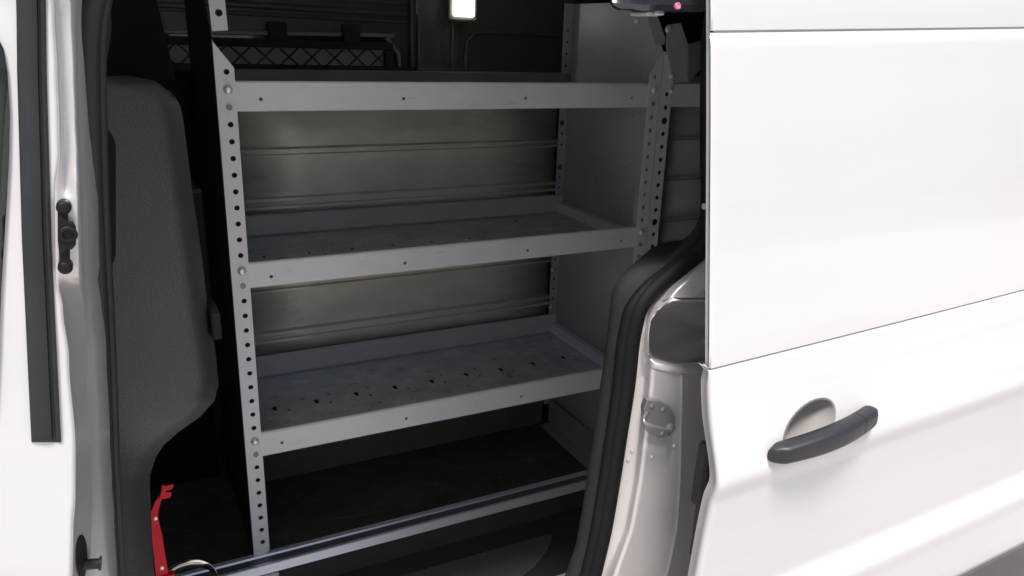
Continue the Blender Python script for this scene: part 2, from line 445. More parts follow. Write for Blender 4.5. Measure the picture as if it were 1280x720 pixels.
mb = MB(); mb.lathe(sp(835, 531, .0095), N0, [(.0075, 0), (.0075, .002), (.0045, .004)], 16); mb.build('loop_base', 'bracket', st, smooth=True, angle=40)
for (x, y) in ((812, 504), (826, 508), (825, 538)):
    mb = MB(); mb.lathe(sp(x, y, .0095), N0, [(.0036, 0), (.0036, .001), (.002, .002)], 12); mb.build('screw', 'bracket', st, smooth=True)
for (x, y) in ((790, 564), (843, 557), (815, 571), (785, 575)):
    mb = MB(); p = jn(x, y, 0); n = (jn(x, y, .01) - p).normalized(); mb.lathe(p, n, [(.0028, -.001), (.0026, .0015), (.001, .0025)], 10); mb.build('plug', 'jamb', pillar, smooth=True)
# stud in the door gap
mb = MB(); p = onY(879, 258, .86); mb.lathe(p, (1, -.15, 0), [(.0045, 0), (.005, .002), (.0035, .004), (.0035, .03)], 12); mb.build('door_stud', 'chrome', van, smooth=True)

# ---------------- weatherstrip, left run and right run
mb = MB()
pr = [onY(S_(y) - (4 if y < 280 else interp([(280, 4), (330, 10), (400, 12), (900, 13)], y)), y, .886) for y in [-60, 0, 60, 120, 180, 240, 268, 285, 300, 315, 328, 342, 355, 370, 385, 400, 430, 480, 540, 600, 660, 700, 720, 770, 900]]
mb.tube(smooth_path(pr, 4), .0135, 14)
pr2 = [p + Vector((-.011, .006, -.002)) * min(1, max(0, (k_ - 6) / 5)) for k_, p in enumerate(pr)]
mb.tube(smooth_path(pr2, 4), .010, 10)
mb.build('weatherstrip', 'rubber', van, smooth=True, angle=180)
LS = [(-60, 142), (-25, 124), (0, 117), (30, 112), (90, 110), (200, 113), (300, 117), (450, 125), (600, 131), (720, 138), (900, 148)]
mb = MB()
plft = [onY(x, y, .875) for y, x in LS]
mb.tube(smooth_path(plft, 5), .0105, 12)
mb.tube(smooth_path([p + Vector((.010, .010, 0)) for p in plft], 5), .0065, 10)
mb.build('weatherstrip', 'strip', van, smooth=True, angle=180)

# ---------------- front pillar jamb (left)
JR = [(-60, [-60, 66, 72, 90, 118], [0, 0, .010, .012, .075]),
      (-20, [-60, 64, 72, 86, 108], [0, 0, .010, .012, .070]),
      (20, [-60, 66, 75, 88, 101], [0, 0, .013, .013, .055]),
      (90, [-60, 70, 78, 91, 99], [0, 0, .013, .012, .050]),
      (150, [-60, 72, 81, 93, 100], [0, 0, .013, .012, .05]),
      (195, [-60, 73, 81, 95, 102], [0, 0, .013, .009, .05]),
      (235, [-60, 68, 82, 95, 104], [0, 0, .010, .002, .05]),
      (250, [-60, 68, 82, 96, 105], [0, 0, .002, .002, .05]),
      (340, [-60, 69, 82, 98, 107], [0, 0, .002, .004, .055]),
      (356, [-60, 70, 80, 100, 109], [0, 0, .010, .030, .06]),
      (385, [-60, 77, 83, 104, 111], [0, 0, .015, .044, .06]),
      (450, [-60, 85, 89, 107, 116], [0, .001, .012, .048, .06]),
      (560, [-60, 93, 97, 113, 121], [0, .001, .012, .048, .06]),
      (620, [-60, 93, 97, 114, 124], [0, .001, .012, .048, .06]),
      (660, [-60, 90, 95, 114, 127], [0, .001, .012, .048, .06]),
      (760, [-60, 88, 93, 110, 132], [0, .001, .012, .048, .06]),
      (900, [-60, 88, 93, 112, 142], [0, .001, .012, .048, .06])]
def pilY(y): return lerp(.815, .765, max(0, min(1, y / 720)))
def pil_pt(x, y, d=0.):
    rows = JR
    i = 0
    while i < len(rows) - 2 and y > rows[i+1][0]: i += 1
    t = max(0, min(1, (y - rows[i][0]) / (rows[i+1][0] - rows[i][0]))); t = t*t*(3-2*t)
    c = [lerp(a, b, t) for a, b in zip(rows[i][1], rows[i+1][1])]; dd = [lerp(a, b, t) for a, b in zip(rows[i][2], rows[i+1][2])]
    return onY(x, y, pilY(y) + interp(list(zip(c, dd)), x) + d), c
mb = MB(); rows = []; ret = []
for y in range(-180, 901, 8):
    _, c = pil_pt(0, y)
    xs = [c[0], 0, c[1] - 5, c[1], lerp(c[1], c[2], .5), c[2], lerp(c[2], c[3], .5), c[3], lerp(c[3], c[4], .5), c[4], c[4] + 6]
    w0 = pil_pt(c[0], y)[0]
    rows.append([w0 + Vector((-1.3, .03, 0)), w0 + Vector((-.7, .005, 0)), w0 + Vector((-.1, 0, 0))] + [pil_pt(x, y)[0] for x in (c[0], 0, c[1] - 5, c[1])])
    e = pil_pt(c[1], y)[0]
    ret.append([e] + [pil_pt(x, y)[0] for x in (lerp(c[1], c[2], .35), lerp(c[1], c[2], .7), c[2], lerp(c[2], c[3], .3), lerp(c[2], c[3], .7), c[3] - 1, c[3], lerp(c[3], c[4], .5), c[4])] + [pil_pt(c[4], y)[0] + Vector((.012, .02, 0))])
mbr = MB(); mbr.loft(ret)
mb.loft(rows); fp = mb.build('front_pillar', 'white', van, smooth=True, angle=180, solid=.0012, soff=0)
mbr.build('pillar_return', 'jamb', fp, smooth=True, angle=180, solid=.0012, soff=0)  # body paint again, with the return's shade put into its colour
# black rubber strip on the pillar
mb = MB(); rows = []
SL = [(-60, 18), (0, 20), (90, 21), (300, 27), (450, 34), (553, 39)]
for y in [-60, -20, 20, 60, 90, 130, 170, 210, 250, 300, 350, 400, 450, 500, 530, 545, 551, 553]:
    x0 = interp(SL, y); w = 38
    e = -.0 if y < 551 else .008
    def q(dx, d): return onY(x0 + dx, y, pilY(y) - d)
    k = 1 if y < 548 else (.55 if y < 552 else -.05)
    rows.append([q(0, -.002), q(.5, .003*k), q(4, .0045*k), q(14, .0055*k), q(22, .005*k), q(26, .004*k), q(27.5, .0008*k), q(30, .0008*k), q(31, .003*k), q(34, .004*k), q(37, .003*k), q(38, -.002)])
mb.loft(rows, cap=False); mb.build('rubber_strip', 'strip', van, smooth=True, angle=50)
# front door window edge, far left
mb = MB()
mb.sheet([(-900, 40), (-4, 45), (4, 60), (9, 90), (12, 140), (11, 200), (7, 270), (2, 350), (-6, 520), (-900, 540)], lambda x, y: onY(x, y, pilY(y) - .004), step=30)
mb.build('front_door_window', 'glass', van, smooth=True, angle=180, solid=.003, soff=-1)
# bump stop
mb = MB()
def pp(x, y, d): return onY(x, y, pilY(y) - d)
body = [(72, 275), (76, 270), (84, 276), (91, 277), (95, 283), (95, 306), (90, 312), (84, 312), (80, 318), (74, 316), (72, 300)]
t1 = [pp(x, y, .012) for x, y in body]; b1 = [pp(x, y, -.003) for x, y in body]; k = len(body)
mb.add(t1 + b1, [tuple(range(k))] + [(i, (i+1) % k, k + (i+1) % k, k + i) for i in range(k)])
for (x, y, r) in ((80, 257, .0062), (82, 331, .0062)):
    c = pp(x, y, 0); mb.lathe(c, (0, -1, 0), [(r, -.003), (r, .010), (r*.85, .013), (r*.3, .014)], 16)
for (x, y0, y1) in ((79, 252, 285), (81, 305, 336)):
    lo = [(x - 7, y0), (x + 7, y0), (x + 6, y1), (x - 7, y1)]
    t2 = [pp(a, b, .009) for a, b in lo]; b2 = [pp(a, b, -.003) for a, b in lo]
    mb.add(t2 + b2, [(0, 1, 2, 3)] + [(i, (i+1) % 4, 4 + (i+1) % 4, 4 + i) for i in range(4)])
c = pp(85, 293, .012); mb.lathe(c, (0, -1, 0), [(.008, 0), (.008, .002), (.0045, .003), (.004, -.004)], 16)
mb.build('bump_stop', 'brown', van, bevel=.002)
# guide socket and pin, bottom left
mb = MB()
ov = [(102 + 7.5 * math.cos(a), 696 + 28 * math.sin(a)) for a in [2*math.pi*k/20 for k in range(20)]]
t1 = [pil_pt(x, y, -.004)[0] for x, y in ov]; b1 = [pil_pt(x, y, .004)[0] for x, y in ov]; k = len(ov)
mb.add(t1 + b1, [tuple(range(k))] + [(i, (i+1) % k, k + (i+1) % k, k + i) for i in range(k)])
gs = mb.build('guide_socket', 'brown', van, bevel=.001)
mb = MB(); a = onY(104, 706, .80); b = onY(127, 704, .80)
mb.tube([a, a.lerp(b, .85), a.lerp(b, .87), a.lerp(b, .98), b], [.0055, .0055, .0075, .0075, .006], 14); mb.build('guide_pin', 'strip', gs, smooth=True, angle=50)

# ---------------- interior pillar trim (grained plastic), left
TL = [(60, 120), (92, 122), (200, 126), (300, 129), (450, 135), (600, 141), (720, 150), (800, 158)]
TR = [(60, 205), (92, 213), (104, 219), (125, 225), (180, 232), (250, 241), (300, 248), (340, 254), (400, 261), (430, 266), (460, 271), (485, 273), (505, 268), (525, 250), (545, 222), (560, 205), (575, 195), (600, 187), (640, 186), (720, 190), (800, 196)]
def trimP(u, y):
    x0, x1 = interp(TL, y), interp(TR, y)
    w = x1 - x0
    x = x0 + u * w
    # face leans inward to the right; rolls over at the right edge
    Y = lerp(.895, .965, u) 
    k = max(0, (x - (x1 - 22)) / 22)
    Y += .06 * k ** 2
    k2 = max(0, 1 - (y - 88) / 70)
    if y < 112: Y += .16 * ((112 - y) / 24) ** 2.2
    y = y + k2 * (20 * u + 13 * max(0, (u - .6) / .4) ** 3) - 4
    return onY(x, y, Y)
mb = MB(); rows = []
us = [0, .05, .1, .2, .3, .4, .5, .6, .7, .76, .82, .87, .91, .94, .97, 1]
for y in list(range(88, 130, 3)) + list(range(130, 480, 10)) + list(range(480, 620, 5)) + list(range(620, 801, 12)):
    r = [trimP(u, y) for u in us]
    r.append(r[-1] + Vector((.004, .05, 0))); r.append(r[-1] + Vector((-.02, .08, 0)))
    rows.append(r)
mb.loft(rows); pt = mb.build('pillar_trim', 'plastic', van, smooth=True, angle=180, sub=0)
mb = MB(); mb.loft([[onY(x, y, Y) for x, Y in ((104, .90), (124, .93), (160, 1.05), (interp([(-80, 180), (0, 196), (110, 222)], y), 1.14))] for y in (-80, -30, 0, 30, 60, 90, 100)])
mb.build('upper_pillar_trim', 'void', van, smooth=True, angle=180)  # upper pillar; the shade on it is put into the near-black colour
# raised black piece giving the dark of a grip groove on that trim
mb = MB()
def gp(x, y, d): 
    u = (x - interp(TL, y)) / (interp(TR, y) - interp(TL, y)); return trimP(u, y) + Vector((0, -d, 0))
rows = []
for y in frange(162, 346, 8):
    e = min(1, min(y - 160, 348 - y) / 22) ** .5
    rows.append([gp(125, y, .0005), gp(125 + 3 * e, y, .003), gp(125 + 6 * e, y, .0055), gp(125 + 8 * e, y, .0055), gp(125 + 11 * e, y, .002), gp(125 + 18 * e, y, .0015), gp(125 + 21 * e, y, -.001)])
mb.loft(rows); mb.build('grip_slot_dark', 'rubber', pt, smooth=True, angle=180)
mb = MB(); p = [trimP(1, y) for y in (388, 420)]
mb.box((p[1].x - .002, p[0].y - .03, p[1].z), (p[0].x + .012, p[0].y + .03, p[0].z)); mb.build('trim_clip', 'rubber', pt, bevel=.003)
# curved grey tube standing in for a highlight on the seal and trim
mb = MB(); mb.tube(smooth_path([onY(129, 10, .93), onY(131, 30, .93), onY(129, 55, .93), onY(124, 78, .93)], 6), .006, 10); mb.build('seal_highlight', 'trimgrey', van, smooth=True)

# ---------------- rear quarter trim (dark plastic inside the seal)
mb = MB()
inner = [(262, 877), (285, 869), (306, 853), (318, 840), (327, 829), (329, 815), (333, 796), (340, 783), (348, 774), (358, 768), (371, 764), (400, 761), (450, 755), (490, 749), (540, 742), (600, 733), (640, 727), (680, 720), (720, 706), (800, 680), (900, 650)]
rows = []
for y, x in inner:
    s = S_(y) - 12
    a = onY(s, y, .895)
    if y < 335:
        yy = y
    r = [a, onY(lerp(s, x, .35), y, .902), onY(lerp(s, x, .7), y, .915), onY(lerp(s, x, .9), y, .925), onY(x, y, .94)]
    e = r[-1]
    r += [e + Vector((.012, .012, 0)), e + Vector((.045, .04, 0)), e + Vector((.12, .10, 0))]
    rows.append(r)
mb.loft(rows); mb.build('quarter_trim', 'trimgrey', van, smooth=True, angle=180, solid=.002, soff=1)

# ---------------- body shell: roof, floor, far side, ends
mb = MB()
mb.box((-.12, .90, .17), (3.0, 2.46, .20)); rf = mb.build('roof', 'liner', van)
mb = MB(); mb.box((-.05, .93, ZF + .007), (1.6, 1.37, ZF + .016)); mb.build('bounce_plate', 'plate', van, bevel=.003)  # added pale plate, out of view, bouncing light onto the shelf fronts
mb = MB(); mb.box((-.75, .78, .30), (3.0, 2.5, .34)); mb.box((-.75, .80, .172), (3.0, .898, .298)); mb.build('roof_skin', 'white', van, bevel=.01)
mb = MB(); mb.box((-.12, .90, ZF - .05), (3.0, 2.46, ZF)); mb.build('cargo_floor', 'floor', van)
mb = MB(); mb.box((-.15, .97, ZF), (-.06, 2.46, .169)); mb.box((-.06, 2.20, ZF + .002), (.178, 2.38, -.13)); bh = mb.build('bulkhead', 'rubber', van)  # far box is an added black block that keeps the gap dark
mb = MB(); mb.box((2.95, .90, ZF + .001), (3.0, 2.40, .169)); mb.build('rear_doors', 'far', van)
mb = MB(); mb.box((.95, .925, ZF + .001), (2.95, .945, -.02)); mb.box((.95, .945, -.02), (2.95, .965, .169)); mb.build('near_inner_side', 'black', van)
mb = MB(); mb.box((1.0, .80, -1.50), (3.0, .915, -.42)); mb.box((1.0, .845, -.42), (3.0, .915, .17)); mb.build('quarter_panel', 'white', van, bevel=.01)
mb = MB(); mb.box((-.60, .80, -1.50), (3.0, .90, -1.32)); mb.build('sill', 'white', van, bevel=.01)
# far side: wall with ribs, pillar, pressed recess
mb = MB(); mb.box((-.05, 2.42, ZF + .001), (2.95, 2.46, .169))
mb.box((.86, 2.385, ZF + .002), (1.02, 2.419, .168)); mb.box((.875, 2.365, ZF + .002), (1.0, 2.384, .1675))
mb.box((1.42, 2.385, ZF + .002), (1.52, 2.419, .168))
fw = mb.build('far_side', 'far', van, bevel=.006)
mb = MB()
for z, r in ((.022, .006), (.045, .010), (.075, .006), (.115, .012)):
    mb.tube([(-.04, 2.415, z + .01), (.855, 2.415, z)], r, 10)
mb.tube(smooth_path([(1.06, 2.415, -.30), (1.06, 2.415, -.06), (1.075, 2.415, -.02), (1.12, 2.415, .0), (1.40, 2.415, .0)], 6), .008, 8)
mb.tube([(.868, 2.36, .17), (.868, 2.36, .045)], .004, 8); mb.tube([(.99, 2.36, .17), (.985, 2.36, -.40)], .004, 8)
mb.build('pressed_ribs', 'far', fw, smooth=True)
# window in the far side with rim and security guard
def fz(px, py, Y=2.40): return onY(px, py, Y)
tl, tr_ = fz(150, 40), fz(482, 44)
path = [(-.02, 2.405, -.032), (.74, 2.405, -.020), (.785, 2.405, -.028), (.815, 2.405, -.060), (.828, 2.405, -.11), (.828, 2.405, -.42), (.80, 2.405, -.46), (-.02, 2.405, -.47)]
mb = MB(); mb.plate((0, 2.412, 0), (1, 0, 0), (0, 0, 1), [(p[0], p[2]) for p in path], t=-.004); fwin = mb.build('far_window', 'glass', van)
mb = MB(); mb.tube(smooth_path(path, 5), .006, 10); mb.build('window_rim', mat('rim_paint', (.42, .43, .38), .3, coat=.5), fwin, smooth=True)
mb = MB()
mb.box((-.02, 2.378, -.062), (.80, 2.396, -.040)); mb.box((-.02, 2.378, -.135), (.88, 2.396, -.112)); mb.box((.775, 2.379, -.45), (.80, 2.395, -.063))
for x in (.456, .671): mb.box((x - .025, 2.370, -.045), (x + .025, 2.398, .008))
mb.build('window_guard', 'black', fwin, bevel=.002)
mb = MB()
for k in range(14):
    x = -.05 + k * .067
    for s_ in (-1, 1):
        if x < .76: mb.tube([(x - s_ * .034, 2.386, -.118), (x + s_ * .034, 2.386, -.056)], .0026, 6)
mb.build('guard_mesh', 'black', fwin)
mb = MB(); mb.box((-.01, 2.400, -.110), (.775, 2.402, -.063)); mb.build('daylight_panel', mat('dim_daylight_glow', (.10, .105, .09), .6, var=.3, vscale=20, emit=((.85, .9,   .75), .014)), fwin)  # added panel; its faint glow stands for daylight through the tinted window
# small plate on the pillar
mb = MB(); a, b = fz(553, 76, 2.36), fz(562, 55, 2.36)
mb.plate((0, 2.362, 0), (1, 0, 0), (0, 0, 1), rect(a.x, a.z, b.x, b.z), [circ((a.x+b.x)/2, b.z - .014, .007), circ((a.x+b.x)/2, a.z + .016, .007)], -.003); mb.build('pillar_bracket', 'far', fw)
# interior lamp
a, b = fz(565, 21, 2.34), fz(593, -3, 2.34)
mb = MB(); mb.box((a.x - .012, 2.34, a.z - .012), (b.x + .012, 2.36, b.z + .012)); lm = mb.build('interior_lamp', 'far', van, bevel=.006)
mb = MB(); mb.box((a.x + .002, 2.328, a.z + .002), (b.x - .002, 2.3395, b.z - .002)); mb.build('lamp_lens', 'lamp', lm, bevel=.012)
# upper door track with brackets
mb = MB()
a, b = onY(763, 8, .845), onY(905, 8, .845)
prof = [(0, .0), (.005, .002), (.008, -.004), (.007, -.011), (.0, -.013), (-.004, -.006)]
rows = []
for t in (0, .02, .06, .15, .2, 1):
    c = a.lerp(b, t); k = .35 if t == 0 else (.7 if t < .05 else 1); lo = 1 if t > .17 else .8
    rows.append([c + Vector((0, -dy * 1.3 * k, .006 + dz * k * lo)) for dy, dz in prof])
mb.loft(rows, True, True); tk = mb.build('upper_track', 'track', van, smooth=True, angle=40)
mb = MB()
for (x0, y0, x1, y1) in ((811, -6, 823, 2), (810, 15.5, 822, 19)):
    p0, p1 = onY(x0, y1, .86), onY(x1, y0, .86); mb.box((p0.x, .845, p0.z), (p1.x, .865, p1.z))
p0, p1 = onY(798, 20, .88), onY(812, 17, .88); mb.box((p0.x, .86, p0.z), (p1.x, .90, p1.z))
mb.build('track_bracket', 'chrome', tk, bevel=.002)
mb = MB(); p = onY(847, 7.5, .833); mb.lathe(p, (0, -1, .2), [(.0042, -.002), (.0042, .0015), (.0028, .0018), (.0028, .001)], 14); mb.build('sticker', 'pink', tk)
mb = MB()
mb.box((.56, .87, .052), (.86, .93, .168)); mb.build('header_trim', 'black', van, bevel=.004)
# floor moulding in front of the shelving
mb = MB()
zt = ZF + .012
e1 = [onZ(x, y, zt) for x, y in ((380, 752), (500, 719), (600, 691), (684, 667))]
crv = [onZ(x, y, zt) for x, y in ((690, 668), (690, 676), (683, 690), (668, 708), (648, 724), (615, 745))]
poly = e1 + crv
mb.plate((0, 0, zt), (1, 0, 0), (0, 1, 0), [(-.02, 1.372), (-.02, e1[0].y - .02)] + [(p.x, p.y) for p in poly if p.y > 1.373], t=-.0058)
mb.build('step_moulding', 'mould', van, bevel=.004)
mb = MB()
l2 = [onZ(x, y, ZF + .004) for x, y in ((330, 742), (500, 691), (582, 670), (607, 654), (725, 622))]
l3 = [p + Vector((0, .014, 0)) for p in l2]
mb.plate((0, 0, ZF + .006), (1, 0, 0), (0, 1, 0), [(-.05, .93), (-.05, 1.60)] + [(p.x, p.y) for p in l2] + [(1.6, l2[-1].y), (1.6, .93)], t=-.0055)
mb.build('floor_mat', 'mat', van, bevel=.002)
mb = MB(); mb.tube(smooth_path([onZ(x, y, ZF + .004) for x, y in ((400, 650), (470, 640), (540, 624), (640, 592), (705, 570))], 4), .0035, 8, flat=.6); mb.build('floor_ridge', 'floor', van, smooth=True)

# ================================================================== SHELVING UNIT
XL, XR = .1925, 1.2690
ZTOPU = -.032
PITCH = .03392; ZH0 = -.0908
def hz(k): return ZH0 - PITCH * k
unit = thing('shelving_unit', 'grey steel shelving unit with three lipped trays bolted between perforated uprights', 'shelving unit', ((XL + XR) / 2, YF, ZF))
def bolt(p, parent, r=.0088):
    mb = MB(); mb.lathe(p, (0, -1, 0), [(r, 0), (r, .002), (r*.86, .0045), (r*.55, .0062), (r*.3, .0064), (r*.25, .005)], 18)
    mb.build('bolt', 'chrome', parent, smooth=True, angle=35)
def upright(x0, w, sx, top_out, holes_k, skip, plug, parent, zbot, m='upright'):
    out = top_out + [(w, -(-zbot - .02)), (w * .35, zbot), (0, zbot)]
    hs = [circ(w * (.60 if sx > 0 else .45), hz(k), .0056) for k in holes_k if k not in skip and k not in plug]
    mb = MB(); mb.plate((x0, YF, 0), (1, 0, 0), (0, 0, 1), out, hs, t=-.0022)
    o = mb.build('upright', m, parent)
    return o
w = .0365
ul = upright(XL, w, 1, [(0, -.030), (.0015, -.036), (w, -.083)][::1], range(0, 33), (1, 12, 24), (2, 13, 25), unit, -1.222)
ur = upright(XR - w, w, -1, [(0, -.083), (w - .002, -.036), (w, -.030)], range(0, 33), (1, 12, 24), (2, 13, 25), unit, -1.222)
for x0, u, f in ((XL, ul, .60), (XR - w, ur, .45)):
    for k in (1, 12, 24): bolt(Vector((x0 + w * f, YF - .0022, hz(k))), u)
    for k in (2, 13, 25):
        mb = MB(); mb.lathe((x0 + w * f, YF - .0022, hz(k)), (0, -1, 0), [(.0058, -.001), (.0058, .0006), (.0046, .0006), (.0042, .0001)], 16); mb.build('plug', 'hole', u, smooth=True, angle=30)
# side panels with their turned-in rear flanges
def sidepanel(x, inward, m):
    hs = []
    for (a, zs) in ((.10, (-.20, -.33, -.47, -.62, -.76, -.90, -1.04)), (.28, (-.18, -.26, -.31, -.40, -.62, -.75, -1.05)), (.18, (-.21, -.40, -.70, -.88))):
        for z in zs: hs.append(circ(a + random.uniform(-.03, .03), z, .0036, 8))
    for k in range(3, 32, 2): hs.append(circ(.03, hz(k), .0036, 8))
    mb = MB(); mb.plate((x, YF + .002, 0), (0, 1, 0), (0, 0, 1), [(0, -1.222), (YB - YF, -1.222), (YB - YF, .09), (.10, .09), (0, -.03)], hs, t=-.0016 * inward)
    return mb.build('side_panel', m, unit)
sidepanel(XL + .0005, 1, M['black'])  # left panel stands in shadow, which its near-black colour carries
spr = sidepanel(XR - .0005, -1, 'side')
# plate added behind each upright so that its holes read dark
mb = MB(); mb.box((XL + .004, YF + .014, -1.21), (XL + .040, YF + .0155, -.09)); mb.build('hole_dark_plate', 'black', ul)
mb = MB(); mb.box((XR - .040, YF + .014, -1.21), (XR - .004, YF + .0155, -.09)); mb.build('hole_dark_plate', 'side', ur)
# rear flange, right corner
wf = .030
hs = [circ(.014, hz(k) + .004, .0042, 10) for k in range(-3, 33) if k not in (4, 8)] + [circ(.012, -.257, .0085, 14), circ(.012, -.394, .0085, 14)]
mb = MB(); mb.plate((XR - wf - .002, YB - .012, 0), (1, 0, 0), (0, 0, 1), rect(0, -1.222, wf, .09), hs, t=-.0018); rfl = mb.build('rear_flange', 'side', unit)
mb = MB(); mb.box((XR - wf - .001, YB - .006, -1.22), (XR - .004, YB - .0045, .085)); mb.build('flange_dark_plate', 'black', rfl)  # black plate that makes the flange holes read dark
mb = MB(); mb.box((XL + .002, YB - .012, -1.222), (XL + wf, YB - .010, -.05)); mb.build('rear_flange', 'side', unit)
# trays
def tray(zt, zb, first):
    """lip top zt, lip bottom zb"""
    x0, x1 = XL + w - .002, XR - w + .002
    if first: holes_x = [.276, .578, .879, 1.183]
    else: holes_x = [.274, .578, .902, 1.187]
    zh = zt - .0355
    mb = MB()
    hs = [circ(x, zh, .0038, 10) for x in holes_x]
    hs = [h for h in hs]
    yf = YF + .0026
    mb.plate((0, yf, 0), (1, 0, 0), (0, 0, 1), rect(x0 - .01, zb + .004, x1 + .01, zt - .003), hs, t=.0016)
    # rolled top edge and bottom bend
    def roll(pts):
        mb.loft([[Vector((X, y, z)) for y, z in pts] for X in frange(x0 - .01, x1 + .01, .2)])
    roll([(yf, zt - .003), (yf + .0006, zt - .0012), (yf + .002, zt), (yf + .005, zt), (yf + .012, zt - .001), (yf + .012, zt - .003)])
    roll([(yf, zb + .004), (yf + .0006, zb + .002), (yf + .003, zb), (yf + .006, zb), (yf + .02, zb)])
    lip = mb.build('shelf', 'steel', unit, smooth=True, angle=30)
    # tray floor with slots
    mb = MB(); hs = []
    if True:
        n = 9 if not first else 0
        kk = 1.05 if zt < -.7 else .7
        for i in range(n):
            X = x0 + .07 + i * .109
            yy = .225 + random.uniform(-.004, .004)
            hs.append([(X + kk * a, yy + kk * b) for a, b in ((-.011, 0), (-.004, -.003), (-.001, -.018), (.006, -.018), (.007, -.003), (.013, .001), (.004, .008))])
        for i in range(n):
            X = x0 + .05 + i * .109
            hs.append(rect(X - .007, .150, X + .003, .154)); 
            if i % 2 == 0: hs.append(rect(X + .02, .285, X + .045, .289))
            hs.append(circ(X + .055, .20, .0045, 8)); hs.append(circ(X + .012, .10, .0045, 8)); hs.append(rect(X + .035, .135, X + .045, .139))
            if i % 3: hs.append(circ(X + .062, .25, .0045, 8))
    mb.plate((0, YF + .012, zb + .002), (1, 0, 0), (0, 1, 0), rect(x0, 0, x1 + .03, YB - YF - .03), hs, t=-.0015)
    mb.build('tray_floor', 'tray', lip)
    mb = MB(); mb.box((x0 + .01, YF + .05, zb - .0012), (x1, YB - .06, zb - .0002)); mb.build('slot_dark_sheet', 'rubber', lip)  # added black sheet that makes the slots above it read dark
    # rear upstand and side flanges
    yr = YB - .018
    mb = MB()
    for pts in ([(yr - .012, zb + .0035), (yr - .003, zb + .004), (yr, zb + .007), (yr, zt - .003), (yr + .002, zt), (yr + .010, zt), (yr + .010, zt - .004)],):
        mb.loft([[Vector((X, y, z)) for y, z in pts] for X in (x0, (x0+x1)/2, x1 + .03)])
    mb.build('rear_upstand', 'upstand_dim' if first else 'upstand', lip, smooth=True, angle=30)  # top tray's upstand: darker grey puts the shade into the paint
    mb = MB()
    mb.loft([[Vector((XR - d, y, z)) for d, z in ((.034, zb + .0036), (.026, zb + .004), (.022, zb + .010), (.022, zb + .032), (.004, zb + .034))] for y in (YF + .02, YB - .02)])
    mb.build('side_flange', 'steel', lip, smooth=True, angle=30)
    return lip
tray(-.108, -.168, True)
tray(-.482, -.540, False)
tray(-.887, -.950, False)
# ribbed back panels between trays
def backpanel(zt, zb, ribs, x0=XL + .012, x1=XR - wf - .004, y=YB, parent=None, m='galv', dep=.018):
    pts = [(y, zt)]
    for z, hgt in ribs:
        pts += [(y, z + hgt), (y - dep, z + hgt - .003), (y - dep, z + .4*hgt), (y - dep*.4, z + .3*hgt), (y - dep*.4, z - .3*hgt), (y - dep, z - .4*hgt), (y - dep, z - hgt + .003), (y, z - hgt)]
    pts.append((y, zb))
    mb = MB(); mb.loft([[Vector((X, yy, z)) for yy, z in pts] for X in frange(x0, x1, .25)])
    return mb.build('back_panel', m, parent or unit, smooth=True, angle=30, solid=.001, soff=1)
backpanel(-.115, -.484, [(-.320, .013), (-.455, .017)])
backpanel(-.541, -.889, [(-.690, .014), (-.836, .018)])
mb = MB(); mb.box((XL + .012, YB - .004, ZF + .004), (XR - wf - .003, YB, -.952)); mb.build('lower_back', 'lowback', unit)
# base rail: an aluminium channel on a dark riser
mb = MB()
xr0, xr1 = -.02, 1.245
rp = [(1.590, -1.2225), (1.592, -1.220), (1.602, -1.2085), (1.605, -1.2072), (1.613, -1.2085), (1.616, -1.214), (1.640, -1.214), (1.643, -1.2085), (1.655, -1.2075), (1.658, -1.210), (1.658, -1.222)]
mb.loft([[Vector((X, y, z)) for y, z in rp] for X in (xr0, .2, .6, 1.0, xr1)]); mb.loft([[Vector((xr0, y, z)) for y, z in rp], [Vector((xr0, y, -1.223)) for y, z in rp]])
br = mb.build('base_rail', 'alu', unit, smooth=True, angle=25)
mb = MB(); mb.box((xr0, 1.6175, -1.2138), (xr1, 1.6395, -1.2120)); mb.build('rail_insert', 'insert', br)
mb = MB(); mb.box((-.02, 1.606, ZF + .007), (1.26, 1.655, -1.2145)); mb.build('rail_riser', 'black', br)
mb = MB(); p = Vector((1.19, 1.628, -1.213)); mb.lathe(p, (0, 0, 1), [(.010, 0), (.010, .004), (.006, .008)], 14); mb.lathe(p + Vector((.035, .01, 0)), (0, 0, 1), [(.008, 0), (.008, .004), (.005, .007)], 14); mb.build('rail_screw', 'chrome', br, smooth=True, angle=30)
# right lower floor angle against the side panel
mb = MB(); mb.loft([[Vector((XR - d, y, z)) for d, z in ((.05, ZF + .006), (.012, ZF + .008), (.010, -1.20))] for y in (1.66, 2.09)]); mb.build('floor_angle', 'side', unit, smooth=True, angle=30)
mb = MB(); mb.box((XR - .004, YF + .004, ZF + .004), (XR - .001, YB, -1.2225)); mb.build('foot_panel', 'side', unit)
# foot of the left upright
mb = MB(); a = onY(315, 722, 1.62); mb.box((XL + .004, 1.585, -1.245), (XL + .045, 1.598, -1.2245)); mb.build('upright_foot', 'upright', unit, bevel=.002)
